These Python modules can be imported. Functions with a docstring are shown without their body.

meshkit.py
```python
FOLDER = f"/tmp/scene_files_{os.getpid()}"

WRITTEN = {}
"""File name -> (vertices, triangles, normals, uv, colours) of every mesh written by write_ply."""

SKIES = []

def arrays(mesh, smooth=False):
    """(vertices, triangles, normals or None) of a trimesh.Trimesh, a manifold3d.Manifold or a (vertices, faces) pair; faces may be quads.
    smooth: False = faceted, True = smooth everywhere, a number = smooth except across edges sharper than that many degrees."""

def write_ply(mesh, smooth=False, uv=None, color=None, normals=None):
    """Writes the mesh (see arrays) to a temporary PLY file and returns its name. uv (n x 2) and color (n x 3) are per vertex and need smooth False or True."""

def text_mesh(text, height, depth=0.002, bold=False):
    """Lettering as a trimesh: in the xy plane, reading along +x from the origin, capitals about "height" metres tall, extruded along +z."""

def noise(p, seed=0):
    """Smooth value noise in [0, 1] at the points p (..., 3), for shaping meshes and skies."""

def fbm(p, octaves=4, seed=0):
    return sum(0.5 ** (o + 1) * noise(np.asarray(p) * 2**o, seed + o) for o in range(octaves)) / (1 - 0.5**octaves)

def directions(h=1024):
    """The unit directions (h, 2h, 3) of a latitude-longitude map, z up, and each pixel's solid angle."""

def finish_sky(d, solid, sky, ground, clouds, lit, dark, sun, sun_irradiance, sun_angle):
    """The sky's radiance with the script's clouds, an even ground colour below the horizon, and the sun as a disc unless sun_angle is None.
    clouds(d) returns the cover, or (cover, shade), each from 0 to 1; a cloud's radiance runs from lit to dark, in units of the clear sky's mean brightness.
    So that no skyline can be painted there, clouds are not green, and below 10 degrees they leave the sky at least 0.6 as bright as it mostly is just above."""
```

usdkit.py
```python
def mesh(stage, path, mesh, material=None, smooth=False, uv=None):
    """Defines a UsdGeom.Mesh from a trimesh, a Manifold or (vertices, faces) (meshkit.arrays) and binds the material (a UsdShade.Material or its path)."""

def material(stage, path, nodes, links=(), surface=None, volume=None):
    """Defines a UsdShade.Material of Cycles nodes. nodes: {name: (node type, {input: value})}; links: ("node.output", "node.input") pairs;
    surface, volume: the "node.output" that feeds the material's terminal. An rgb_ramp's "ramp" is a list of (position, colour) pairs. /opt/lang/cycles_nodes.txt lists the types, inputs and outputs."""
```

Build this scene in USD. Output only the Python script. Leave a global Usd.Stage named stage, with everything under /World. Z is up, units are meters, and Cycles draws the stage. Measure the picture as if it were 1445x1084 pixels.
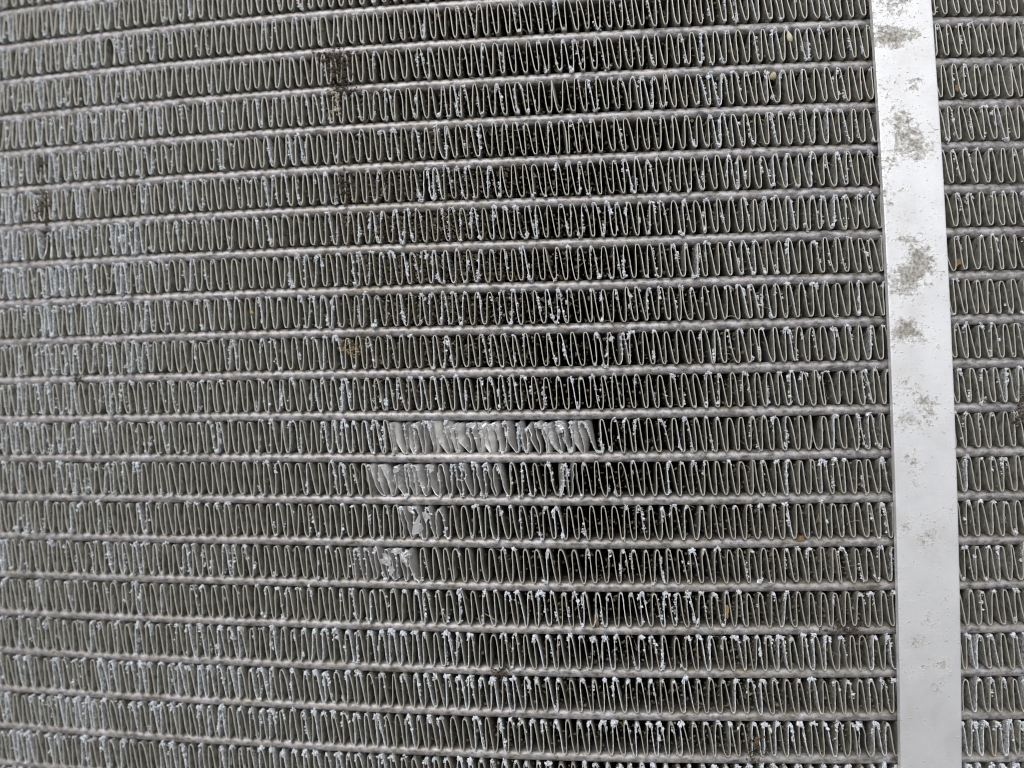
import math, random
import numpy as np, trimesh, usdkit, meshkit
from pxr import Usd, UsdGeom, UsdLux, UsdShade, Gf, Sdf, Vt

stage = Usd.Stage.CreateInMemory()
UsdGeom.SetStageUpAxis(stage, UsdGeom.Tokens.z)
UsdGeom.SetStageMetersPerUnit(stage, 1.0)
UsdGeom.Xform.Define(stage, "/World")
UsdGeom.Scope.Define(stage, "/World/Looks")
MM = 0.001

# ------------------------------------------------------------------ camera, sky, sun
# The core has a frame of its own in millimetres: x along the tubes, y into the core, z up its face.
LEAN = math.radians(17)            # the core leans back, its face tipped to the sky
BASE = np.array([0.0, 0.0, 0.45])  # the core's middle in the world (metres)
CL, SL = math.cos(LEAN), math.sin(LEAN)
TILT = np.array([[1, 0, 0], [0, CL, SL], [0, -SL, CL]])   # core frame -> world

PW, PH, F = 1445.0, 1084.0, 1200.0
DIST, YAW, PITCH, ROLL = 177.3966, 0.09082, 0.02383, 0.01335
EXPOSURE = 0.40
FSTOP = 8.0


def view_rows():
    cy, sy, cp, sp, cr, sr = math.cos(YAW), math.sin(YAW), math.cos(PITCH), math.sin(PITCH), math.cos(ROLL), math.sin(ROLL)
    r0 = np.array([[1, 0, 0], [0, 0, -1], [0, 1, 0.0]])
    ry = np.array([[cy, -sy, 0], [sy, cy, 0], [0, 0, 1]])
    rx = np.array([[1, 0, 0], [0, cp, -sp], [0, sp, cp]])
    rr = np.array([[cr, sr, 0], [-sr, cr, 0], [0, 0, 1]])
    return rr @ r0 @ rx.T @ ry.T        # rows: right, down, forward


R = view_rows()
EYE = np.array([0.0, -DIST, 0.0])


def world(p):
    return BASE + (TILT @ (np.asarray(p, float) * MM))


cam = UsdGeom.Camera.Define(stage, "/World/camera")
right, up, back = TILT @ R[0], TILT @ -R[1], TILT @ -R[2]
eye = world(EYE)
cam.AddTransformOp().Set(Gf.Matrix4d(*right, 0, *up, 0, *back, 0, *eye, 1))
cam.CreateHorizontalApertureAttr(36.0)
cam.CreateVerticalApertureAttr(27.0)
cam.CreateFocalLengthAttr(36.0 * F / PW)
cam.CreateClippingRangeAttr(Gf.Vec2f(0.01, 500))
cam.CreateFStopAttr(FSTOP)
cam.CreateFocusDistanceAttr(0.176)
cam.CreateExposureAttr(EXPOSURE)

SUN_DIR = np.array([-0.25, -0.55, 0.80]); SUN_DIR /= np.linalg.norm(SUN_DIR)
dome = UsdLux.DomeLight.Define(stage, "/World/sky")
sky_mat = usdkit.material(stage, "/World/Looks/overcast_sky", {
    "sky": ("sky_texture", {"sky_type": "single_scattering", "sun_disc": False, "sun_elevation": math.asin(SUN_DIR[2]), "sun_rotation": math.atan2(SUN_DIR[0], SUN_DIR[1]), "air_density": 1.0, "aerosol_density": 3.0}),
    "tc": ("texture_coordinate", {}),
    "n": ("noise_texture", {"scale": 2.2, "detail": 5.0, "roughness": 0.55}),
    "cl": ("rgb_ramp", {"ramp": [(0.25, (5.4, 5.45, 5.5)), (0.75, (8.1, 8.1, 8.1))]}),
    "mx": ("mix", {"fac": 0.92}),
    "s": ("separate_xyz", {}),
    "hz": ("map_range", {"from_min": 0.0, "from_max": 1.0, "to_min": 0.46, "to_max": 1.40, "clamp": True}),   # an overcast sky is brightest overhead
    "gd": ("map_range", {"from_min": -0.06, "from_max": 0.02, "to_min": 0.45, "to_max": 1.0, "clamp": True}),  # and the ground below it is darker
    "m1": ("math", {"math_type": "multiply"}),
    "cc": ("combine_xyz", {}),
    "mul": ("mix", {"mix_type": "multiply", "fac": 1.0}),
    "bg": ("background_shader", {"strength": 0.10}),
}, [("tc.generated", "n.vector"), ("n.fac", "cl.fac"), ("sky.color", "mx.color1"), ("cl.color", "mx.color2"), ("tc.generated", "s.vector"), ("s.z", "hz.value"), ("s.z", "gd.value"), ("hz.result", "m1.value1"), ("gd.result", "m1.value2"), ("m1.value", "cc.x"), ("m1.value", "cc.y"), ("m1.value", "cc.z"), ("mx.color", "mul.color1"), ("cc.vector", "mul.color2"), ("mul.color", "bg.color")], surface="bg.background")
UsdShade.MaterialBindingAPI.Apply(dome.GetPrim()).Bind(sky_mat)
dome.GetPrim().SetCustomDataByKey("kind", "structure")

sun = UsdLux.DistantLight.Define(stage, "/World/sun")
sun.CreateIntensityAttr(0.3); sun.CreateAngleAttr(25.0); sun.CreateNormalizeAttr(True); sun.CreateColorAttr(Gf.Vec3f(1.0, 0.97, 0.93))
zax = SUN_DIR; xax = np.cross([0, 0, 1.0], zax); xax /= np.linalg.norm(xax); yax = np.cross(zax, xax)
sun.AddTransformOp().Set(Gf.Matrix4d(*xax, 0, *yax, 0, *zax, 0, 0, 0, 3, 1))

# ------------------------------------------------------------------ the core's measures (mm)
PITCH_Z, Z0 = 9.0, 88.116
C1, C2, C3 = 5.10979e-4, 5.83089e-4, -0.31526e-4
XL, XR = -152.0, 122.0
TUBE_R = 1.10
FIN_T = 2.406
FRONT = -0.9                      # how far the fins stand proud of the tube noses


def bow(x, z):                     # the core is slightly domed
    return C1 * x * x + C2 * z * z + C3 * x * z


def sag(x):
    return -0.36 * np.exp(-(np.asarray(x) / 48.0) ** 2)


def seen(x, y, z):                 # where a point of the core stands in the photograph (for laying out dirt by eye)
    v = R @ np.stack([np.ravel(x), np.ravel(y) + DIST, np.ravel(z)])
    s = np.shape(x)
    return (PW / 2 + F * v[0] / v[2]).reshape(s), (PH / 2 + F * v[1] / v[2]).reshape(s)


def on_core(u, v, off=FRONT):      # the point of the core's face under a spot of the photograph
    d = R.T @ np.array([(u - PW / 2) / F, (v - PH / 2) / F, 1.0])
    t = DIST
    for _ in range(12):
        p = EYE + d * t
        t += (bow(p[0], p[2]) + off - p[1]) / d[1]
    return EYE + d * t


def n2(u, v, scale, seed, octaves=3):
    u, v = np.broadcast_arrays(np.asarray(u, float), np.asarray(v, float))
    return meshkit.fbm(np.stack([u / scale, v / scale, np.full(u.shape, 0.37)], -1), octaves, seed)


def sm(a, b, x):
    t = np.clip((np.asarray(x, float) - a) / (b - a), 0, 1)
    return t * t * (3 - 2 * t)


def g2(u, v, cu, cv, su, sv):
    return np.exp(-((u - cu) / su) ** 2 - ((v - cv) / sv) ** 2)


def crust_at(u, v):                # how much white oxide grows at a spot
    c = 0.34 + 0.26 * sm(420, 60, u) * sm(900, 760, v) + 0.34 * g2(u, v, 600, 350, 190, 230) + 0.32 * g2(u, v, 620, 610, 190, 60)
    c = c + 0.30 * sm(820, 930, v) + 0.16 * g2(u, v, 1130, 300, 130, 260) + 0.16 * g2(u, v, 560, 560, 160, 60) + 0.25 * g2(u, v, 40, 400, 90, 160)
    c = c - 0.12 * g2(u, v, 200, 700, 260, 90) - 0.10 * g2(u, v, 1380, 500, 60, 300) - 0.10 * g2(u, v, 430, 80, 330, 90) - 0.10 * g2(u, v, 350, 680, 140, 120) - 0.08 * g2(u, v, 950, 650, 160, 200)
    return np.clip(c, 0, 1) * (0.25 + 1.5 * n2(u, v, 70, 3))


def dust_at(u, v):                 # brown road dust
    d = 0.09 + 0.95 * g2(u, v, 575, 340, 120, 170) + 0.3 * g2(u, v, 480, 110, 40, 50) + 0.2 * g2(u, v, 1130, 900, 260, 200) + 0.16 * g2(u, v, 760, 300, 200, 240)
    return np.clip(d, 0, 1) * (0.4 + 1.2 * n2(u, v, 45, 11))


# ------------------------------------------------------------------ materials
def mat(name, nodes, links, surface="p.BSDF"):
    return usdkit.material(stage, "/World/Looks/" + name, nodes, links, surface=surface)


M = {}
M["foil"] = mat("fin_foil", {
    "tc": ("texture_coordinate", {}),
    "n1": ("noise_texture", {"scale": 520.0, "detail": 6.0, "roughness": 0.75}),
    "n2": ("noise_texture", {"scale": 1900.0, "detail": 5.0, "roughness": 0.8}),
    "n3": ("noise_texture", {"scale": 3600.0, "detail": 2.0, "roughness": 0.6}),
    "base": ("rgb_ramp", {"ramp": [(0.38, (0.09, 0.088, 0.072)), (0.47, (0.245, 0.242, 0.212)), (0.60, (0.45, 0.446, 0.40))]}),
    "cr": ("attribute", {"attribute": "crust"}),
    "du": ("attribute", {"attribute": "dust"}),
    "ri": ("attribute", {"attribute": "rim"}),
    "dm": ("math", {"math_type": "multiply_add", "value2": 2.8, "value3": -0.85}),
    "da": ("math", {"math_type": "multiply", "use_clamp": True}),
    "mxd": ("mix", {"color2": (0.19, 0.155, 0.105)}),
    "rm": ("math", {"math_type": "multiply", "value2": 0.85, "use_clamp": True}),
    "mxr": ("mix", {"color2": (0.56, 0.54, 0.49)}),
    "a": ("math", {"math_type": "add", "value2": -0.64}),
    "b": ("math", {"math_type": "multiply_add", "value2": 0.20, "value3": 0.0}),
    "c": ("math", {"math_type": "multiply", "value2": 11.0, "use_clamp": True}),
    "mxc": ("mix", {"color2": (0.76, 0.80, 0.86)}),
    "rough": ("mix_float", {"a": 0.42, "b": 0.95}),
    "met": ("mix_float", {"a": 0.25, "b": 0.0}),
    "bm": ("bump", {"strength": 0.5, "distance": 0.00012}),
    "p": ("principled_bsdf", {"specular_ior_level": 0.35}),
}, [("tc.object", "n1.vector"), ("tc.object", "n2.vector"), ("tc.object", "n3.vector"), ("n1.fac", "base.fac"),
    ("n1.fac", "dm.value1"), ("dm.value", "da.value1"), ("du.fac", "da.value2"), ("da.value", "mxd.fac"), ("base.color", "mxd.color1"),
    ("ri.fac", "rm.value1"), ("rm.value", "mxr.fac"), ("mxd.color", "mxr.color1"),
    ("cr.fac", "b.value1"), ("n2.fac", "b.value3"), ("b.value", "a.value1"), ("a.value", "c.value1"),
    ("c.value", "mxc.fac"), ("mxr.color", "mxc.color1"), ("mxc.color", "p.base_color"), ("c.value", "rough.fac"), ("rough.result", "p.roughness"),
    ("c.value", "met.fac"), ("met.result", "p.metallic"), ("n2.fac", "bm.height"), ("bm.normal", "p.normal")])
M["crushed"] = mat("crushed_foil", {
    "tc": ("texture_coordinate", {}),
    "n1": ("noise_texture", {"scale": 600.0, "detail": 3.0}),
    "n2": ("noise_texture", {"scale": 1900.0, "detail": 5.0, "roughness": 0.8}),
    "base": ("rgb_ramp", {"ramp": [(0.36, (0.42, 0.41, 0.40)), (0.64, (0.58, 0.57, 0.56))]}),
    "cr": ("attribute", {"attribute": "crust"}),
    "ri": ("attribute", {"attribute": "rim"}),
    "rm": ("math", {"math_type": "multiply", "value2": 0.4, "use_clamp": True}),
    "mxr": ("mix", {"color2": (0.68, 0.66, 0.61)}),
    "a": ("math", {"math_type": "add", "value2": -0.70}),
    "b": ("math", {"math_type": "multiply_add", "value2": 0.20, "value3": 0.0}),
    "c": ("math", {"math_type": "multiply", "value2": 11.0, "use_clamp": True}),
    "mxc": ("mix", {"color2": (0.76, 0.80, 0.86)}),
    "rough": ("mix_float", {"a": 0.36, "b": 0.95}),
    "met": ("mix_float", {"a": 0.65, "b": 0.0}),
    "bm": ("bump", {"strength": 0.3, "distance": 0.0001}),
    "p": ("principled_bsdf", {}),
}, [("tc.object", "n1.vector"), ("tc.object", "n2.vector"), ("n1.fac", "base.fac"), ("ri.fac", "rm.value1"), ("rm.value", "mxr.fac"), ("base.color", "mxr.color1"),
    ("cr.fac", "b.value1"), ("n2.fac", "b.value3"), ("b.value", "a.value1"), ("a.value", "c.value1"), ("c.value", "mxc.fac"), ("mxr.color", "mxc.color1"),
    ("mxc.color", "p.base_color"), ("c.value", "rough.fac"), ("rough.result", "p.roughness"), ("c.value", "met.fac"), ("met.result", "p.metallic"), ("n2.fac", "bm.height"), ("bm.normal", "p.normal")])
M["tube"] = mat("tube_aluminium", {
    "tc": ("texture_coordinate", {}), "g": ("geometry", {}),
    "st": ("mapping", {"scale": (0.6, 1, 1)}),
    "n1": ("noise_texture", {"scale": 900.0, "detail": 5.0, "roughness": 0.65}),
    "n2": ("noise_texture", {"scale": 260.0, "detail": 5.0, "roughness": 0.6}),
    "n3": ("noise_texture", {"scale": 2600.0, "detail": 3.0, "roughness": 0.7}),
    "base": ("rgb_ramp", {"ramp": [(0.35, (0.17, 0.163, 0.168)), (0.47, (0.42, 0.403, 0.422)), (0.62, (0.66, 0.635, 0.665))]}),
    "du": ("attribute", {"attribute": "dust"}),
    "s": ("separate_xyz", {}),
    "up": ("map_range", {"from_min": 0.05, "from_max": 0.9, "to_min": 0.0, "to_max": 0.55, "clamp": True}),
    "k": ("math", {"math_type": "multiply_add", "value2": 0.9, "value3": 0.0}),
    "k2": ("math", {"math_type": "multiply_add", "value2": 3.4, "value3": -1.25}),
    "k3": ("math", {"math_type": "multiply", "use_clamp": True}),
    "mx": ("mix", {"color2": (0.27, 0.25, 0.18)}),
    "sp": ("map_range", {"from_min": 0.575, "from_max": 0.66, "to_max": 0.75, "clamp": True}),
    "mx2": ("mix", {"color2": (0.10, 0.095, 0.085)}),
    "rg": ("map_range", {"from_min": 0.3, "from_max": 0.7, "to_min": 0.40, "to_max": 0.66}),
    "bm": ("bump", {"strength": 0.45, "distance": 0.00015}),
    "p": ("principled_bsdf", {"metallic": 0.6}),
}, [("tc.object", "st.vector"), ("st.vector", "n1.vector"), ("tc.object", "n2.vector"), ("tc.object", "n3.vector"), ("n1.fac", "base.fac"),
    ("tc.normal", "s.vector"), ("s.z", "up.value"), ("du.fac", "k.value1"), ("up.result", "k.value3"), ("n2.fac", "k2.value1"), ("k.value", "k3.value1"), ("k2.value", "k3.value2"),
    ("k3.value", "mx.fac"), ("base.color", "mx.color1"), ("n3.fac", "sp.value"), ("sp.result", "mx2.fac"), ("mx.color", "mx2.color1"), ("mx2.color", "p.base_color"),
    ("n1.fac", "rg.value"), ("rg.result", "p.roughness"), ("n1.fac", "bm.height"), ("bm.normal", "p.normal")])
M["strap"] = mat("strap_aluminium", {
    "tc": ("texture_coordinate", {}),
    "br": ("mapping", {"scale": (1, 1, 0.03)}),
    "nb": ("noise_texture", {"scale": 2600.0, "detail": 2.0}),
    "nm": ("noise_texture", {"scale": 120.0, "detail": 6.0, "roughness": 0.65}),
    "nf": ("noise_texture", {"scale": 800.0, "detail": 7.0, "roughness": 0.75}),
    "base": ("rgb_ramp", {"ramp": [(0.34, (0.80, 0.80, 0.81)), (0.5, (0.87, 0.878, 0.91)), (0.66, (0.92, 0.925, 0.95))]}),
    "gr": ("attribute", {"attribute": "grime"}),
    "nw": ("math", {"math_type": "multiply_add", "value2": 2.0, "value3": -0.5}),
    "ad": ("math", {"math_type": "add"}),
    "th0": ("map_range", {"from_min": 0.82, "from_max": 1.12, "clamp": True}),
    "dash": ("mapping", {"scale": (0.55, 1, 1)}),
    "ns": ("noise_texture", {"scale": 2300.0, "detail": 2.0, "roughness": 0.5}),
    "sk": ("math", {"math_type": "multiply_add", "value2": 0.32, "value3": 0.0}),
    "ts": ("map_range", {"from_min": 0.725, "from_max": 0.79, "to_max": 0.85, "clamp": True}),
    "th": ("math", {"math_type": "maximum"}),
    "gc": ("rgb_ramp", {"ramp": [(0.36, (0.22, 0.21, 0.19)), (0.62, (0.52, 0.505, 0.47))]}),
    "nc": ("noise_texture", {"scale": 1700.0, "detail": 3.0}),
    "mx": ("mix", {}),
    "rg": ("mix_float", {"a": 0.42, "b": 0.9}),
    "me": ("mix_float", {"a": 0.6, "b": 0.05}),
    "bm": ("bump", {"strength": 0.15, "distance": 0.00006}),
    "bm2": ("bump", {"strength": 0.5, "distance": 0.0001}),
    "p": ("principled_bsdf", {}),
}, [("tc.object", "br.vector"), ("br.vector", "nb.vector"), ("tc.object", "nm.vector"), ("tc.object", "nf.vector"), ("tc.object", "nc.vector"), ("nm.fac", "base.fac"),
    ("nf.fac", "nw.value1"), ("gr.fac", "ad.value1"), ("nw.value", "ad.value2"), ("ad.value", "th0.value"), ("tc.object", "dash.vector"), ("dash.vector", "ns.vector"), ("gr.fac", "sk.value1"), ("ns.fac", "sk.value3"), ("sk.value", "ts.value"), ("th0.result", "th.value1"), ("ts.result", "th.value2"), ("th.value", "mx.fac"), ("base.color", "mx.color1"), ("nc.fac", "gc.fac"), ("gc.color", "mx.color2"),
    ("mx.color", "p.base_color"), ("th.value", "rg.fac"), ("rg.result", "p.roughness"), ("th.value", "me.fac"), ("me.result", "p.metallic"),
    ("nb.fac", "bm.height"), ("bm.normal", "bm2.normal"), ("th.value", "bm2.height"), ("bm2.normal", "p.normal")])


def plain(name, lo, hi, scale, rough=0.9, metallic=0.0):
    return mat(name, {"tc": ("texture_coordinate", {}), "n": ("noise_texture", {"scale": scale, "detail": 4.0, "roughness": 0.65}), "r": ("rgb_ramp", {"ramp": [(0.32, lo), (0.68, hi)]}),
                      "bm": ("bump", {"strength": 0.6, "distance": 0.0001}), "p": ("principled_bsdf", {"roughness": rough, "metallic": metallic, "specular_ior_level": 0.2})},
               [("tc.object", "n.vector"), ("n.fac", "r.fac"), ("r.color", "p.base_color"), ("n.fac", "bm.height"), ("bm.normal", "p.normal")])


M["oxide"] = plain("white_oxide", (0.55, 0.585, 0.635), (0.83, 0.865, 0.91), 1800.0)
M["scrap"] = plain("torn_foil", (0.40, 0.40, 0.41), (0.66, 0.67, 0.69), 1500.0, 0.4, 0.45)
M["dirt"] = plain("trapped_grit", (0.055, 0.05, 0.04), (0.24, 0.215, 0.17), 900.0)
M["mud"] = plain("dark_mud", (0.035, 0.03, 0.024), (0.16, 0.13, 0.098), 1300.0)
M["leaf"] = plain("dry_leaf", (0.12, 0.075, 0.045), (0.30, 0.19, 0.115), 700.0, 0.7)
M["ochre"] = plain("ochre_crumb", (0.22, 0.155, 0.08), (0.44, 0.33, 0.18), 900.0, 0.8)
M["seed"] = plain("pale_seed", (0.50, 0.45, 0.33), (0.74, 0.69, 0.55), 900.0, 0.6)
M["straw"] = plain("dry_straw", (0.34, 0.29, 0.19), (0.56, 0.50, 0.36), 900.0, 0.7)
M["red"] = plain("red_paint_fleck", (0.45, 0.03, 0.03), (0.6, 0.06, 0.05), 900.0, 0.5)
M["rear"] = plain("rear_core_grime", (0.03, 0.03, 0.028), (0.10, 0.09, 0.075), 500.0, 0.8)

# ------------------------------------------------------------------ helpers
taken = {}


def unique(path):
    n = taken.get(path, 0); taken[path] = n + 1
    return path if n == 0 else f"{path}_{n:03d}"


def tag(prim, label=None, category=None, group=None, kind=None):
    for k, v in (("label", label), ("category", category), ("group", group), ("kind", kind)):
        if v: prim.SetCustomDataByKey(k, v)
    return prim


def thing(name, label, category, at=(0, 0, 0), group=None, kind=None):
    """An Xform in the core's leaning frame; children are given in metres of that frame, from the thing's base."""
    x = UsdGeom.Xform.Define(stage, unique("/World/" + name))
    x.AddTransformOp().Set(Gf.Matrix4d(*TILT[:, 0], 0, *TILT[:, 1], 0, *TILT[:, 2], 0, *world(at), 1))
    tag(x.GetPrim(), label, category, group, kind)
    return x


def put(name, v, f, material, parent, smooth=True, attrs=None, at=(0, 0, 0)):
    path = unique(f"{parent.GetPath()}/{name}")
    m = usdkit.mesh(stage, path, ((np.asarray(v, float) - np.asarray(at, float)) * MM, f), M[material], smooth=smooth)
    for k, a in (attrs or {}).items():
        UsdGeom.PrimvarsAPI(m).CreatePrimvar(k, Sdf.ValueTypeNames.FloatArray, "vertex").Set(Vt.FloatArray.FromNumpy(np.asarray(a, np.float32)))
    m.CreateDoubleSidedAttr(True)
    return m


def loose(name, label, category, v, f, material, smooth=True, group=None, kind=None, attrs=None):
    """A top-level thing that is one mesh, its origin at its own middle."""
    c = np.asarray(v).mean(0)
    path = unique("/World/" + name)
    m = usdkit.mesh(stage, path, ((np.asarray(v, float) - c) * MM, f), M[material], smooth=smooth)
    m.AddTransformOp().Set(Gf.Matrix4d(*TILT[:, 0], 0, *TILT[:, 1], 0, *TILT[:, 2], 0, *world(c), 1))
    tag(m.GetPrim(), label, category, group, kind)
    return m


def grid_faces(r, c, base=0, flip=False):
    i, j = np.meshgrid(np.arange(r - 1), np.arange(c - 1), indexing="ij")
    a = (base + i * c + j).ravel(); b = a + 1; d = a + c; e = d + 1
    q = np.stack([a, b, e, d], 1)
    if flip: q = q[:, ::-1]
    return np.vstack([q[:, [0, 1, 2]], q[:, [0, 2, 3]]])


OCT_V = np.array([[1, 0, 0], [-1, 0, 0], [0, 1, 0], [0, -1, 0], [0, 0, 1], [0, 0, -1.0]])
OCT_F = np.array([[0, 2, 4], [2, 1, 4], [1, 3, 4], [3, 0, 4], [2, 0, 5], [1, 2, 5], [3, 1, 5], [0, 3, 5]])
ICO = trimesh.creation.icosphere(0)


def blobs(centres, radii, rng, ico=False, squash=0.45):
    """Many small irregular grains as one mesh."""
    bv, bf = (np.array(ICO.vertices), np.array(ICO.faces)) if ico else (OCT_V, OCT_F)
    n, k = len(centres), len(bv)
    q = rng.normal(size=(n, 4)); q /= np.linalg.norm(q, axis=1, keepdims=True)
    w, x, y, z = q.T
    rot = np.stack([1 - 2 * (y * y + z * z), 2 * (x * y - z * w), 2 * (x * z + y * w), 2 * (x * y + z * w), 1 - 2 * (x * x + z * z), 2 * (y * z - x * w), 2 * (x * z - y * w), 2 * (y * z + x * w), 1 - 2 * (x * x + y * y)], 1).reshape(n, 3, 3)
    v = bv[None] * (1 + rng.uniform(-squash, squash, (n, k, 1))) * (1 + rng.uniform(-0.4, 0.4, (n, 1, 3)))
    v = np.einsum("nij,nkj->nki", rot, v) * np.asarray(radii)[:, None, None] + np.asarray(centres)[:, None]
    f = bf[None] + (np.arange(n) * k)[:, None, None]
    return v.reshape(-1, 3), f.reshape(-1, 3)


def merge(parts):
    vs, fs, n = [], [], 0
    for v, f in parts:
        vs.append(np.asarray(v, float)); fs.append(np.asarray(f) + n); n += len(v)
    return np.vstack(vs), np.vstack(fs)


# ------------------------------------------------------------------ the heat exchanger: tubes and folded fin strips
core = thing("heat_exchanger", "grey aluminium heat exchanger core of flat tubes and dirty corroded zigzag fins", "radiator")
KS = range(-2, 21)
xs = np.arange(XL, XR + 0.1, 1.5)


def tube(k):
    rng = np.random.default_rng(500 + k)
    z = Z0 - k * PITCH_Z
    a = np.linspace(math.pi / 2, 3 * math.pi / 2, 11)
    prof = [(16.0, TUBE_R)] + [(1.15 + 1.15 * math.cos(t), TUBE_R * math.sin(t)) for t in a] + [(16.0, -TUBE_R)]
    prof = np.array(prof)
    X = np.repeat(xs[:, None], len(prof), 1)
    wob = 0.16 * (n2(xs, k * 31.0, 17.0, 7, 4) - 0.5)
    Z = z + sag(X) + prof[None, :, 1] * (1 + 0.07 * (n2(xs, k * 17.0, 11.0, 8, 4) - 0.5))[:, None] + wob[:, None]
    Y = bow(X, z) + prof[None, :, 0] + 0.16 * (n2(X, Z * 3 + k * 7, 11.0, 9, 4) - 0.5)
    v = np.stack([X, Y, Z], -1).reshape(-1, 3)
    u, w = seen(v[:, 0], v[:, 1], v[:, 2])
    put("tube", v, grid_faces(len(xs), len(prof), flip=True), "tube", core, attrs={"dust": 0.6 * dust_at(u, w) + 0.25 * n2(u, w, 30, 21) + 0.22 * sm(620, 860, w)})


for k in KS:
    tube(k)

# one fold of the foil, evenly spaced along its length
NS = 20
ph = np.linspace(0, 2 * math.pi, 721)
sw = np.tanh(2.05 * np.sin(ph - math.pi / 2)) / math.tanh(2.05)
arc = np.concatenate([[0], np.cumsum(np.hypot(np.diff(ph / (2 * math.pi) * FIN_T), np.diff(sw * 3.45)))])
mixed = 0.45 * arc / arc[-1] + 0.55 * ph / (2 * math.pi)
PHI = np.interp(np.linspace(0, 1, NS + 1)[:-1], mixed, ph)
SW = np.tanh(2.05 * np.sin(PHI - math.pi / 2)) / math.tanh(2.05)
ROWS = np.array([0.0, 0.45, 1.0, 1.7, 2.6, 4.0, 8.0, 15.5])
SOUND = [0, 1, 3, 5, 7]             # the rows that an undamaged fold needs
THICK = 0.19

# crushed stretches: strip, from x to x in the photograph, which way the front edges lie (-1 left, +1 right), how far (mm), how torn the tops are
CRUSH = [(10, 556, 712, -1, 1.35, 0.9), (10, 712, 775, -1, 1.0, 1.2), (10, 775, 838, -1, 1.15, 0.7), (11, 520, 614, -1, 1.15, 0.6), (11, 622, 705, -1, 0.55, 0.35), (11, 780, 806, 1, 0.8, 0.8),
         (12, 568, 606, -1, 0.9, 1.0), (12, 606, 626, -1, 0.6, 0.5), (13, 500, 556, -1, 0.8, 0.5), (13, 556, 585, -1, 0.8, 1.3), (8, 842, 856, -1, 0.4, 0.2), (8, 866, 884, 1, 0.45, 1.0),
         (8, 1072, 1090, -1, 0.5, 0.1), (17, 1200, 1226, -1, 0.8, 0.3), (15, 1172, 1190, 1, 0.35, 0.3), (4, 586, 610, 1, 0.5, 0.6), (5, 55, 75, 1, 0.7, 1.2), (4, 52, 66, -1, 0.7, 0.8)]
grit_c, grit_r = [], []


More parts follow.
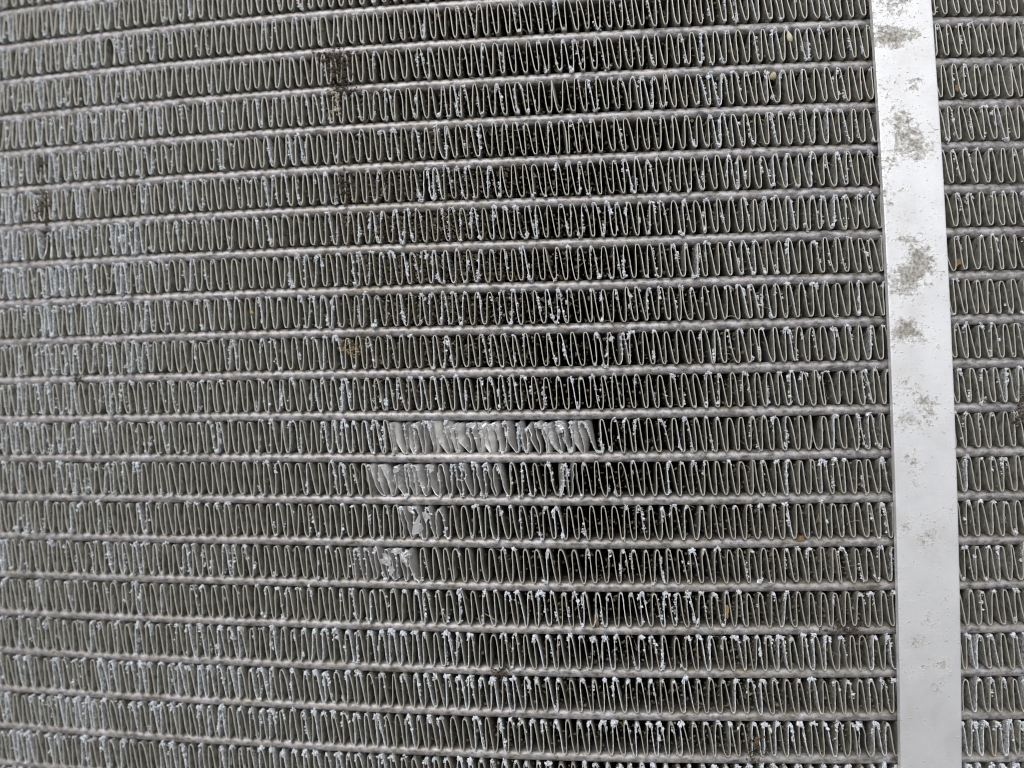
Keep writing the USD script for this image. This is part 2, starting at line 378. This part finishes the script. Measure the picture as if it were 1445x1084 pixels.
def fin_strip(k):
    rng = np.random.default_rng(900 + k)
    zt, zb = Z0 - k * PITCH_Z - TUBE_R + 0.02, Z0 - (k + 1) * PITCH_Z + TUBE_R - 0.02
    zm, hh = (zt + zb) / 2, (zt - zb) / 2
    T, x = [], XL
    while x < XR:
        t = FIN_T * (1 + 0.055 * rng.normal() + 0.10 * (n2(x, k * 50.0, 30.0, 31) - 0.5))
        T.append(t); x += t
    T = np.array(T); N = len(T); x0 = XL + rng.uniform(-2.4, 0) + np.concatenate([[0], np.cumsum(T)[:-1]])
    u, _ = seen(x0, bow(x0, zm), np.full(N, zm))
    lean = 0.135 + 0.13 * (n2(x0, k * 50.0, 22.0, 33) - 0.5) + 0.035 * rng.normal(size=N)
    bend = 0.07 * rng.normal(size=(N, 2)) + 0.32 * rng.normal(size=(N, 2)) * (rng.random((N, 2)) < 0.08); torn = np.zeros(N); crushed = np.zeros(N, bool)
    for s, ua, ub, way, far, rip in CRUSH:
        if s == k:
            hit = (u > ua - 6) & (u < ub - 4)
            crushed |= hit
            bend[hit] = 1.3 * way * far * rng.uniform(0.55, 1.3, (hit.sum(), 2)); torn[hit] = rip * rng.uniform(0.2, 1.2, hit.sum())
    top = 0.13 * rng.normal(size=N); bot = 0.10 * rng.normal(size=N)
    # samples: N folds of NS points each (+1 to close)
    P = PHI[None, :] / (2 * math.pi); S = np.repeat(SW[None], N, 0)
    nxt = lambda a: np.concatenate([a[1:], a[-1:]])
    blend = np.clip((P - 0.75) / 0.25, 0, 1)
    L = lean[:, None] * (1 - blend) + nxt(lean)[:, None] * blend
    bowleg = 0.075 * rng.normal(size=(N, 2))
    leg = (P > 0.5).astype(int)
    X = x0[:, None] + T[:, None] * P - L * FIN_T * S + np.where(leg == 0, bowleg[:, :1], bowleg[:, 1:]) * (1 - S * S)
    Z = zm + hh * S + np.where(S > 0, top[:, None] * S, bot[:, None] * -S * (1 - blend) + nxt(bot)[:, None] * -S * blend)
    Bd = np.where(leg == 0, bend[:, :1], bend[:, 1:])
    X, Z, S, Bd = X.ravel(), Z.ravel(), S.ravel(), Bd.ravel()
    Bd = np.convolve(np.pad(Bd, 3, mode="edge"), np.ones(7) / 7, "valid")
    Tn = np.repeat(torn, NS); owner = np.repeat(np.arange(N), NS)
    Z = Z + sag(X)
    tx, tz = np.gradient(X), np.gradient(Z)
    ln = np.hypot(tx, tz); nx, nz = -tz / ln, tx / ln
    yf = bow(X, Z) + FRONT + 0.16 * (n2(X * 3, Z * 3 + 90 * k, 7.0, 35) - 0.5) + 0.05 * rng.normal(size=len(X))
    w = np.clip(1 - ROWS / 2.9, 0, 1) ** 1.25
    crumple = Tn * (S * 0.5 + 0.5) ** 2
    noise_a = n2(X * 6, Z * 6 + 55 * k, 5.0, 41) - 0.5; noise_b = n2(X * 6 + 300, Z * 6 + 55 * k, 5.0, 42) - 0.5
    curl = np.repeat(rng.normal(size=(N, 2)), NS // 2, 1).ravel()
    tw = 0.75 + 0.25 * S + np.repeat(crushed, NS) * (0.26 * curl * (1 - S * S) + 0.16 * np.roll(curl, 7) * S)

    dent = 0.9 * np.repeat(crushed, NS); noise_c = n2(X * 2.2 + 70, Z * 2.2 + 40 * k, 2.6, 43, 2) - 0.5

    def place(off, r, push=0.0):
        px = X + off * nx + Bd * tw * w[r] + crumple * noise_a * 1.1 * w[r] + dent * noise_c * w[r]
        pz = Z + off * nz - crumple * w[r] * (0.95 + noise_b * 2.2) - 0.10 * np.abs(Bd) * w[r]
        py = yf + ROWS[r] + push + w[r] * (dent * noise_b * 0.9 + 0.42 * Bd * Bd + crumple * (0.25 + noise_b * 1.2))
        return np.stack([px, py, pz], -1)

    C = crust_at(*seen(X, yf, Z)); D = dust_at(*seen(X, yf, Z))
    u_all, v_all = seen(X, yf, Z)
    # thick white caps on the upper bends, most of all low on the core and to the right
    cap = sm(0.45, 1.0, S) * (0.16 * sm(700, 900, v_all) + 0.10 * sm(900, 1100, u_all)) * (0.3 + 1.4 * n2(u_all, v_all, 22, 51))
    C = (C + cap) * np.repeat(rng.gamma(2.2, 0.45, (N, 2)), NS // 2, 1).ravel().reshape(-1)
    C = np.clip(np.convolve(np.pad(C, 2, mode="edge"), np.ones(5) / 5, "valid"), 0, 1.0)

    def build(i0, i1, name, material, parent, closed_end=True):
        sl = slice(i0 * NS, min(i1 * NS + 1, len(X)))
        n = sl.stop - sl.start
        vs, fs, cr, du, ri, base = [], [], [], [], [], 0
        for side in (-1, 1):
            for r in range(len(ROWS)):
                vs.append(place(side * THICK / 2, r)[sl]); fade = math.exp(-ROWS[r] / 7.0)
                cr.append(C[sl] * fade); du.append(D[sl]); ri.append(np.full(n, max(0.0, 1 - ROWS[r] / 0.35)) * 0.8)
            fs.append(grid_faces(len(ROWS), n, base, flip=side > 0)); base += len(ROWS) * n
        for off, push in ((-THICK / 2, 0.0), (0.0, -0.07), (THICK / 2, 0.0)):
            vs.append(place(off, 0, push)[sl]); cr.append(C[sl]); du.append(D[sl] * 0.5); ri.append(np.ones(n))
        fs.append(grid_faces(3, n, base, flip=True))
        return put(name, np.vstack(vs), np.vstack(fs), material, parent, attrs={"crust": np.concatenate(cr), "dust": np.concatenate(du), "rim": np.concatenate(ri)}), None

    # the sound stretches of the strip are one sheet; every crushed fold is a piece of its own
    runs, i = [], 0
    while i < N:
        j = i
        while j < N and crushed[j] == crushed[i]: j += 1
        runs.append((i, j, crushed[i])); i = j
    parts, A = [], []
    path = unique(f"{core.GetPath()}/fin_strip")
    whole_v, whole_f, cr, du, ri, base = [], [], [], [], [], 0
    for i0, i1, bad in runs:
        if bad: continue
        sl = slice(i0 * NS, min(i1 * NS + 1, len(X))); n = sl.stop - sl.start
        for side in (-1, 1):
            for r in SOUND:
                whole_v.append(place(side * THICK / 2, r)[sl]); cr.append(C[sl] * math.exp(-ROWS[r] / 7.0)); du.append(D[sl]); ri.append(np.full(n, 0.8 if r == 0 else 0.0))
            whole_f.append(grid_faces(len(SOUND), n, base, flip=side > 0)); base += len(SOUND) * n
        for off, push in ((-THICK / 2, 0.0), (0.0, -0.07), (THICK / 2, 0.0)):
            whole_v.append(place(off, 0, push)[sl]); cr.append(C[sl]); du.append(D[sl] * 0.9); ri.append(np.ones(n) - 0.5 * np.clip(D[sl], 0, 1))
        whole_f.append(grid_faces(3, n, base, flip=True)); base += 3 * n
    m = usdkit.mesh(stage, path, (np.vstack(whole_v) * MM, np.vstack(whole_f)), M["foil"], smooth=True)
    for key, arr in (("crust", cr), ("dust", du), ("rim", ri)):
        UsdGeom.PrimvarsAPI(m).CreatePrimvar(key, Sdf.ValueTypeNames.FloatArray, "vertex").Set(Vt.FloatArray.FromNumpy(np.concatenate(arr).astype(np.float32)))
    if crushed.any():
        tag(m.GetPrim(), "fin strip with a stretch of folds bent over and crushed flat")
    for i in np.nonzero(crushed)[0]:
        build(i, i + 1, "bent_fin", "crushed", m)

    # crusts of white oxide clinging to the front edges
    cs, rs = [], []
    front = place(0.0, 0)
    for i in range(N):
        if not (-15 < u[i] < PW + 15) or not (-25 < v_all[i * NS + NS // 2] + 20 < PH + 60) or 1278 < u[i] < 1310: continue
        for lg in (0, 1):
            lo = i * NS + lg * NS // 2; mid = lo + NS // 4
            c = C[mid]
            for _ in range(2):
                if rng.random() > 1.15 * (min(c, 0.85) - 0.05): continue
                high = rng.random() < 0.30 + 0.45 * sm(760, 900, v_all[mid]) + 0.25 * sm(950, 1100, u_all[mid])
                centre = (lo + (NS // 2 - 0.5 if lg == 0 else 0.5) + rng.normal() * 1.0) if high else lo + rng.uniform(0, NS / 2)
                spread = rng.uniform(0.5, 2.4); n = int(rng.uniform(20, 62) * (0.45 + min(c, 1.0)))
                sub = np.clip(centre + rng.normal(size=rng.integers(2, 7)) * spread, 0, len(X) - 1.001)   # little tufts along the edge
                pick = rng.integers(0, len(sub), n)
                t = np.clip(sub[pick] + rng.normal(size=n) * 0.32, 0, len(X) - 1.001); a = t.astype(int); fr = (t - a)[:, None]
                p = front[a] * (1 - fr) + front[np.minimum(a + 1, len(X) - 1)] * fr
                side = (rng.choice([-1, 1]) * rng.uniform(0.02, 0.34, len(sub)))[pick]; far_in = 1.0 + 0.9 * sm(480, 150, u[i])
                p = p + np.stack([nx[a] * side + rng.normal(size=n) * 0.085, (rng.uniform(-0.15, 0.7, len(sub))[pick] + rng.normal(size=n) * 0.16) * far_in, nz[a] * side + rng.normal(size=n) * 0.11], 1)
                cs.append(p); rs.append(rng.gamma(2.2, 0.05, n).clip(0.03, 0.32))
        # a sprinkle of single grains
        n = rng.poisson(2.2 * (0.4 + C[i * NS]))
        t = rng.integers(i * NS, (i + 1) * NS, n)
        cs.append(front[t] + rng.normal(size=(n, 3)) * 0.10 + [0, 0.15, 0]); rs.append(rng.uniform(0.03, 0.085, n))
        if Tn[i * NS] > 0.25:
            n = int(20 + 90 * rng.random()); t = i * NS + np.clip((NS / 2 + rng.normal(size=n) * rng.uniform(1.5, 4)).astype(int), 1, NS - 2)
            cs.append(front[t] + rng.normal(size=(n, 3)) * 0.14 - [0, 0.05, 0]); rs.append(rng.uniform(0.05, 0.2, n))
        # grit caught between the folds
        mid = i * NS + NS // 2; d = 0.0 if crushed[i] else D[mid]
        for q in range(rng.poisson(2.0 + 60 * d * sm(180, 520, u[i]) * sm(1330, 1180, u[i]))):
            j = i * NS + rng.integers(0, NS); h = rng.uniform(-0.95, 0.95)
            grit_c.append([X[j] + rng.uniform(-0.5, 0.5), yf[j] + 0.6 + rng.gamma(1.6, 1.3), zm + sag(X[j]) + h * hh]); grit_r.append(rng.uniform(0.06, 0.30) * (0.5 + 0.7 * rng.random()))
        for q in range(rng.poisson(95 * d * sm(180, 480, u[i]) * sm(1330, 1180, u[i]))):
            j = i * NS + rng.integers(0, NS); h = rng.uniform(-0.9, 0.9)
            grit_c.append([X[j] + rng.uniform(-0.5, 0.5), yf[j] + rng.uniform(0.7, 5.5), zm + sag(X[j]) + h * hh]); grit_r.append(rng.uniform(0.14, 0.42))
    v, f = blobs(np.vstack(cs), np.concatenate(rs), rng)
    tag(put("white_oxide", v, f, "oxide", m, smooth=False).GetPrim(), kind="stuff")
    return m


strips = {}
for k in KS[:-1]:
    strips[k] = fin_strip(k)

rg = np.random.default_rng(4)
v, f = blobs(np.array(grit_c), np.array(grit_r), rg)
loose("trapped_dirt", "dark brown road grit and fluff caught deep between the fins", "dirt", v, f, "dirt", smooth=False, kind="stuff")

# ------------------------------------------------------------------ the second core close behind, seen only through the gaps
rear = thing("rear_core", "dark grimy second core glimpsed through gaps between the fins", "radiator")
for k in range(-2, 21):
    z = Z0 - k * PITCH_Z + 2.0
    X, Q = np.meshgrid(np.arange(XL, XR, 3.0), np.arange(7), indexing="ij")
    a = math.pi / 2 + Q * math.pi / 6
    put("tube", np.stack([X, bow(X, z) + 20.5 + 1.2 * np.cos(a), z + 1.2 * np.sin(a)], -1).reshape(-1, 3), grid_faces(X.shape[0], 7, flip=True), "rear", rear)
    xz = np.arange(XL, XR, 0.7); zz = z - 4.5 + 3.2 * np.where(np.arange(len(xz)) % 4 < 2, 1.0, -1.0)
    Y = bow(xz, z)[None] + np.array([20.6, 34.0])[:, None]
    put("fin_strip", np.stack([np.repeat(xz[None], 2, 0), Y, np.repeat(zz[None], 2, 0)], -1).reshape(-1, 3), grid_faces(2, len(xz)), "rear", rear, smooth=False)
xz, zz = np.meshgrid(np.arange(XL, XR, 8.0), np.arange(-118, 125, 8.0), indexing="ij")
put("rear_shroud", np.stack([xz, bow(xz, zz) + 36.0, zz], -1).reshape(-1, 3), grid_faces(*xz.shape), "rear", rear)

# ------------------------------------------------------------------ the bright strap across the face
SPOTS = [(1262, 4, 26, 17, .34), (1248, 48, 20, 15, .32), (1265, 55, 20, 14, .36), (1293, 45, 9, 8, .3), (1272, 172, 18, 20, .33), (1290, 205, 26, 22, .38), (1256, 228, 14, 14, .2), (1285, 120, 14, 8, .18), (1250, 130, 10, 20, .14),
         (1254, 275, 10, 22, .2), (1277, 265, 6, 6, .2), (1275, 335, 12, 8, .15), (1300, 366, 24, 20, .34), (1290, 385, 22, 14, .3), (1275, 405, 18, 16, .34), (1290, 470, 26, 16, .3), (1275, 465, 14, 18, .28), (1278, 545, 16, 20, .22), (1308, 570, 13, 12, .34),
         (1282, 595, 20, 16, .28), (1315, 590, 10, 10, .2), (1284, 650, 12, 14, .22), (1294, 682, 8, 14, .25), (1310, 757, 15, 14, .36), (1283, 745, 9, 7, .26), (1300, 730, 20, 8, .14), (1295, 905, 10, 8, .3), (1310, 938, 12, 7, .26), (1333, 940, 10, 9, .28),
         (1281, 942, 16, 6, .18), (1320, 972, 9, 8, .28), (1312, 875, 14, 14, .12), (1338, 560, 6, 20, .18), (1345, 720, 8, 16, .16), (1290, 840, 12, 6, .16), (1283, 785, 8, 6, .14), (1312, 300, 10, 10, .1), (1333, 845, 7, 9, .15), (1280, 1030, 8, 10, .1)]
strap = thing("metal_strap", "bright flat aluminium strap with dark grime spots crossing the fins at right", "strap")
zs = np.arange(-112.0, 122.0, 0.8)
across = np.concatenate([[0, 0, 0.12, 0.3], np.linspace(0.6, 11.6, 24), [11.9, 12.08, 12.2, 12.2]])
deep = np.concatenate([[1.5, 0.10, 0.02, 0], np.zeros(24), [0, 0.02, 0.10, 1.5]])
Zs = np.repeat(zs[:, None], len(across), 1)
Xs = 60.248 - 0.01307 * Zs + 0.1432e-4 * Zs * Zs + across[None] + 0.03 * (n2(Zs, across[None] * 0, 3.0, 61) - 0.5)
Ys = bow(60.2 + 6.1 + 0 * Zs, Zs) - 3.0 + (Xs - 66.3) * 0.06 + deep[None]
u, w = seen(Xs, Ys, Zs)
gr = np.full(u.shape, 0.13)
for cu, cv, su, sv, a in SPOTS:
    gr = gr + 1.15 * a * np.exp(-(((u - cu) / su) ** 2 + ((w - cv) / sv) ** 2) / 1.35)
gr = gr + 0.10 * sm(18, 2, u - u[:, :1]) * n2(u, w, 40, 63) + 0.11 * sm(.52, .75, n2(u, w, 55, 62)) * sm(1000, 500, w)
sv_ = np.stack([Xs, Ys, Zs], -1).reshape(-1, 3)
put("strap_face", sv_, grid_faces(len(zs), len(across), flip=True), "strap", strap, attrs={"grime": gr.ravel()})
back_x = Xs[:, [0, -1]]; back_y = Ys[:, [0, -1]]
put("strap_back", np.stack([back_x, back_y, zs[:, None] + 0 * back_x], -1).reshape(-1, 3), grid_faces(len(zs), 2), "strap", strap, attrs={"grime": np.zeros(2 * len(zs))})


# ------------------------------------------------------------------ things caught on the face
def clump(u, v, ru, rv, n, seed, off=FRONT, size=(0.12, 0.5), depth=1.2):
    rng = np.random.default_rng(seed)
    c = on_core(u, v, off); s = 0.152
    p = rng.normal(size=(n, 3)) * [ru * s * 0.5, depth * 0.5, rv * s * 0.5]
    p[:, 1] = np.abs(p[:, 1]) * rng.choice([-0.35, 1], n)
    fine = np.repeat(c + p, 5, 0) + rng.normal(size=(n * 5, 3)) * 0.22
    return merge([blobs(c + p, rng.uniform(*size, n), rng, ico=True, squash=0.35), blobs(fine, rng.uniform(0.05, 0.17, n * 5), rng, squash=0.4)])


def flake(u, v, lu, lv, ang, seed, off=FRONT + 0.35, thick=0.14):
    """A small curled scrap with a ragged outline and real thickness."""
    rng = np.random.default_rng(seed)
    n = 12; t = np.linspace(0, 2 * math.pi, n, endpoint=False)
    rad = 1 + 0.28 * rng.normal(size=n)
    s = 0.152
    rings = [np.zeros((1, 2))] + [np.stack([np.cos(t) * rad * q, np.sin(t) * rad * q], 1) for q in (0.55, 1.0)]
    p2 = np.vstack(rings) * [lu * s / 2, lv * s / 2]
    ca, sa = math.cos(ang), math.sin(ang)
    x, z = p2[:, 0] * ca - p2[:, 1] * sa, p2[:, 0] * sa + p2[:, 1] * ca
    y = 0.35 * p2[:, 0] ** 2 + rng.normal(size=len(x)) * 0.05 + x * rng.uniform(-0.5, 0.5)
    fr = np.stack([x, y, z], 1); bk = fr + [0, thick, 0]
    f = []
    for i in range(n):
        j = (i + 1) % n
        f += [[0, 1 + j, 1 + i], [1 + i, 1 + j, 1 + n + j], [1 + i, 1 + n + j, 1 + n + i]]
    f = np.array(f); m = len(fr)
    rim = []
    for i in range(n):
        j = (i + 1) % n; a, b = 1 + n + i, 1 + n + j
        rim += [[a, b, b + m], [a, b + m, a + m]]
    return np.vstack([fr, bk]) + on_core(u, v, off), np.vstack([f, f[:, ::-1] + m, np.array(rim)])


def seed_body(u, v, lu, lv, ang, off=FRONT - 0.1):
    b = trimesh.creation.icosphere(2); p = np.array(b.vertices); s = 0.152
    p[:, 0] *= 1 - 0.25 * p[:, 2]
    p = p * [lu * s / 2, min(lu, lv) * s / 2, lv * s / 2]
    p += 0.06 * (meshkit.noise(p * 5)[:, None] - 0.5)
    ca, sa = math.cos(ang), math.sin(ang)
    return np.stack([p[:, 0] * ca - p[:, 2] * sa, p[:, 1], p[:, 0] * sa + p[:, 2] * ca], 1) + on_core(u, v, off), np.array(b.faces)


def fibre(pts, rad, off=FRONT - 0.15, seed=0):
    """A thin strand through spots of the photograph."""
    rng = np.random.default_rng(seed)
    c = np.array([on_core(a, b, off + rng.uniform(-0.35, 0.15)) for a, b in pts])
    t = np.linspace(0, len(c) - 1, 6 * (len(c) - 1) + 1)
    from scipy.interpolate import CubicSpline, interp1d
    c = (CubicSpline(np.arange(len(c)), c) if len(c) > 2 else interp1d(np.arange(len(c)), c, axis=0))(t)
    d = np.gradient(c, axis=0); d /= np.linalg.norm(d, axis=1, keepdims=True)
    a = np.cross(d, [0.3, 1, 0.2]); a /= np.linalg.norm(a, axis=1, keepdims=True); b = np.cross(d, a)
    q = np.linspace(0, 2 * math.pi, 6)
    taper = np.linspace(1, 0.6, len(c))[:, None, None]
    v = c[:, None] + taper * rad * (np.cos(q)[None, :, None] * a[:, None] + np.sin(q)[None, :, None] * b[:, None])
    return v.reshape(-1, 3), grid_faces(len(c), 6)


# torn silvery scraps of foil still hanging on the crushed folds
for q, (k, a, b, la, lb, an) in enumerate([(12, 580, 720, 9, 12, 0.5), (12, 589, 742, 12, 26, -0.45), (12, 601, 728, 7, 18, 0.2), (13, 546, 792, 14, 18, 0.5), (13, 558, 779, 17, 9, -0.2), (13, 569, 788, 8, 14, 0.6), (13, 551, 806, 10, 12, 0.1), (10, 664, 600, 12, 7, 0.5),
                                          (10, 697, 601, 12, 8, -0.4), (10, 640, 604, 8, 10, 0.2), (10, 790, 606, 12, 10, 0.7), (10, 760, 602, 10, 7, 0.0), (11, 608, 662, 12, 10, -0.3), (11, 560, 663, 9, 8, 0.3), (8, 862, 478, 7, 6, 0.4)]):
    v, f = flake(a, b, la, lb, an, 200 + q, off=FRONT - 0.15 + 0.1 * (q % 3), thick=0.12)
    put("torn_scrap", v, f, "scrap", strips[k], smooth=False)

loose("dirt_clump", "large dark brown clump plugging the fins near the top", "dirt", *merge([clump(479, 100, 20, 36, 150, 1, size=(0.07, 0.32)), clump(478, 80, 30, 10, 90, 2, size=(0.1, 0.45), off=FRONT + 0.2), clump(485, 128, 20, 12, 60, 3, size=(0.06, 0.26))]), "mud")
loose("dirt_clump", "small brown smear in the fins, three rows straight below the big dark clump", "dirt", *clump(486, 265, 16, 26, 70, 5, size=(0.1, 0.32)), "mud")
loose("dirt_clump", "larger and lower of two dark lumps near the left edge", "dirt", *clump(62, 292, 12, 22, 60, 6, size=(0.1, 0.36)), "mud")
loose("dirt_clump", "smaller and upper of two dark lumps near the left edge", "dirt", *clump(61, 230, 8, 12, 30, 7, size=(0.1, 0.3)), "mud")
loose("dirt_clump", "grey brown clump covering the tube end at far right", "dirt", *merge([clump(1438, 588, 12, 16, 40, 8, size=(0.1, 0.34)), clump(1442, 566, 8, 18, 20, 9, size=(0.1, 0.3))]), "dirt")
loose("dirt_clump", "dark smudge on the tube left of the strap in the lower right", "dirt", *clump(1200, 886, 26, 12, 80, 10, off=-0.4, size=(0.07, 0.26), depth=0.7), "mud")
loose("dirt_clump", "small dark smudge on the tube at lower centre", "dirt", *clump(706, 948, 12, 10, 40, 12, off=-0.3, size=(0.08, 0.26), depth=0.6), "mud")
loose("dirt_clump", "dark fleck stuck on a tube at left, well below the two dark lumps", "dirt", *clump(110, 537, 10, 7, 26, 13, off=-0.2, size=(0.08, 0.24), depth=0.6), "mud")
loose("dirt_clump", "brown smear filling the fin corner at the foot of the strap's left side", "dirt", *clump(1062, 1058, 20, 26, 60, 14, size=(0.08, 0.3)), "mud")
loose("crumb", "ochre crumb cluster caught in the fins left of centre", "debris", *merge([clump(496, 492, 16, 14, 26, 21, size=(0.09, 0.26), depth=0.5), clump(484, 488, 6, 8, 10, 22, size=(0.09, 0.22), depth=0.5)]), "ochre")
loose("crumb", "pale yellow crumb hanging below the big dark clump", "debris", *merge([clump(474, 152, 7, 16, 20, 23, size=(0.1, 0.24), depth=0.4), clump(476, 138, 5, 6, 8, 24, size=(0.08, 0.2), depth=0.4)]), "seed")
loose("crumb", "single small ochre crumb on a fin at left", "debris", *seed_body(355, 441, 5, 7, 0.4), "ochre")
loose("seed", "pale seed lodged between fins at upper right, left of the strap", "seed", *seed_body(1114, 52, 7, 15, 0.25), "seed")
loose("seed", "grey tan seed one row below and left of the pale seed at upper right", "seed", *seed_body(1091, 107, 9, 11, -0.3), "straw")
loose("leaf_scrap", "reddish brown leaf scrap between fins right of the strap near the top", "leaf", *flake(1352, 124, 7, 10, 0.4, 31), "leaf")
loose("leaf_scrap", "orange brown leaf scrap against the strap's right edge", "leaf", *flake(1353, 371, 8, 10, 0.7, 32), "leaf")
loose("leaf_scrap", "long brown leaf scrap in the bottom row right of centre", "leaf", *flake(1068, 1046, 14, 8, 0.9, 33), "leaf")
loose("leaf_scrap", "brown leaf scrap in a fin gap at bottom right beyond the strap", "leaf", *flake(1402, 1062, 7, 12, 0.2, 34), "leaf")
loose("leaf_scrap", "upright ochre leaf scrap in a fin gap, left of the lower right tube smudge", "leaf", *flake(1026, 864, 6, 16, 0.1, 35), "ochre")
loose("leaf_scrap", "brown leaf scrap in a gap at lower centre", "leaf", *flake(842, 876, 7, 15, 0.0, 36), "leaf")
loose("leaf_scrap", "small brown leaf scrap high on a fin near the top centre", "leaf", *flake(615, 22, 6, 10, 0.2, 37), "leaf")
loose("leaf_scrap", "flat brown scrap lying on a tube right of centre, left of the strap", "leaf", *flake(1131, 760, 13, 6, 0.3, 38, off=-0.5), "leaf")
loose("paint_fleck", "tiny bright red fleck on a fin left of the strap", "fleck", *flake(1215, 117, 3.4, 3.4, 0.2, 39), "red")
loose("fibre", "pale straw stalk lying across the fins at lower centre", "straw", *fibre([(684, 866), (694, 872), (703, 878)], 0.09, seed=1), "straw")
loose("fibre", "fine pale hair curling over the fins right of centre", "fibre", *fibre([(838, 446), (846, 458), (860, 452), (872, 464), (886, 459)], 0.035, seed=2), "straw")
loose("fibre", "thin tan stalk lying on a tube at right of centre", "fibre", *fibre([(1022, 452), (1030, 446), (1040, 449)], 0.06, seed=3), "straw")
loose("fibre", "thin strand bridging one fin loop at right of centre", "fibre", *fibre([(1022, 500), (1027, 499), (1033, 501)], 0.05, seed=4), "straw")
loose("fibre", "curved hair in front of the fins in the upper right", "fibre", *fibre([(1096, 256), (1106, 262), (1118, 259), (1128, 250)], 0.035, seed=5), "straw")
loose("fibre", "dark twig sticking out beside the strap at bottom", "twig", *fibre([(1258, 1062), (1266, 1072), (1272, 1082)], 0.13, seed=6), "leaf")
loose("fibre", "pale fuzz strand on the tube at upper centre", "fibre", *fibre([(722, 62), (734, 55), (746, 58), (758, 54)], 0.04, seed=7), "straw")

# lint: a haze of fine hairs caught on the fins, thickest in the dusty patch left of centre
rl = np.random.default_rng(77)
parts = []
while len(parts) < 1500:
    a, b = rl.uniform(0, PW), rl.uniform(0, PH)
    if rl.random() > 0.10 + 0.9 * float(dust_at(np.array(a), np.array(b))): continue
    c = on_core(a, b, FRONT + rl.uniform(-0.25, 1.6)); ang = rl.uniform(0, math.pi); ln = rl.gamma(2.5, 0.55); cv = rl.normal() * 0.5
    t = np.linspace(-1, 1, 6)
    d1 = np.array([math.cos(ang), 0.25 * rl.normal(), math.sin(ang)]); d2 = np.array([-math.sin(ang), 0.3 * rl.normal(), math.cos(ang)])
    p = c + t[:, None] * d1 * ln * 0.5 + (t[:, None] ** 2 - 0.4) * d2 * cv * ln * 0.5
    q = np.linspace(0, 2 * math.pi, 4)
    e1 = np.cross(d1, [0, 1, 0]); e1 /= np.linalg.norm(e1) + 1e-9; e2 = np.cross(d1, e1); e2 /= np.linalg.norm(e2)
    r = rl.uniform(0.016, 0.034)
    v = p[:, None] + r * (np.cos(q)[None, :, None] * e1 + np.sin(q)[None, :, None] * e2)
    parts.append((v.reshape(-1, 3), grid_faces(6, 4)))
v, f = merge(parts)
loose("lint", "fine pale brown lint hairs scattered over the dusty fins", "lint", v, f, "straw", kind="stuff")
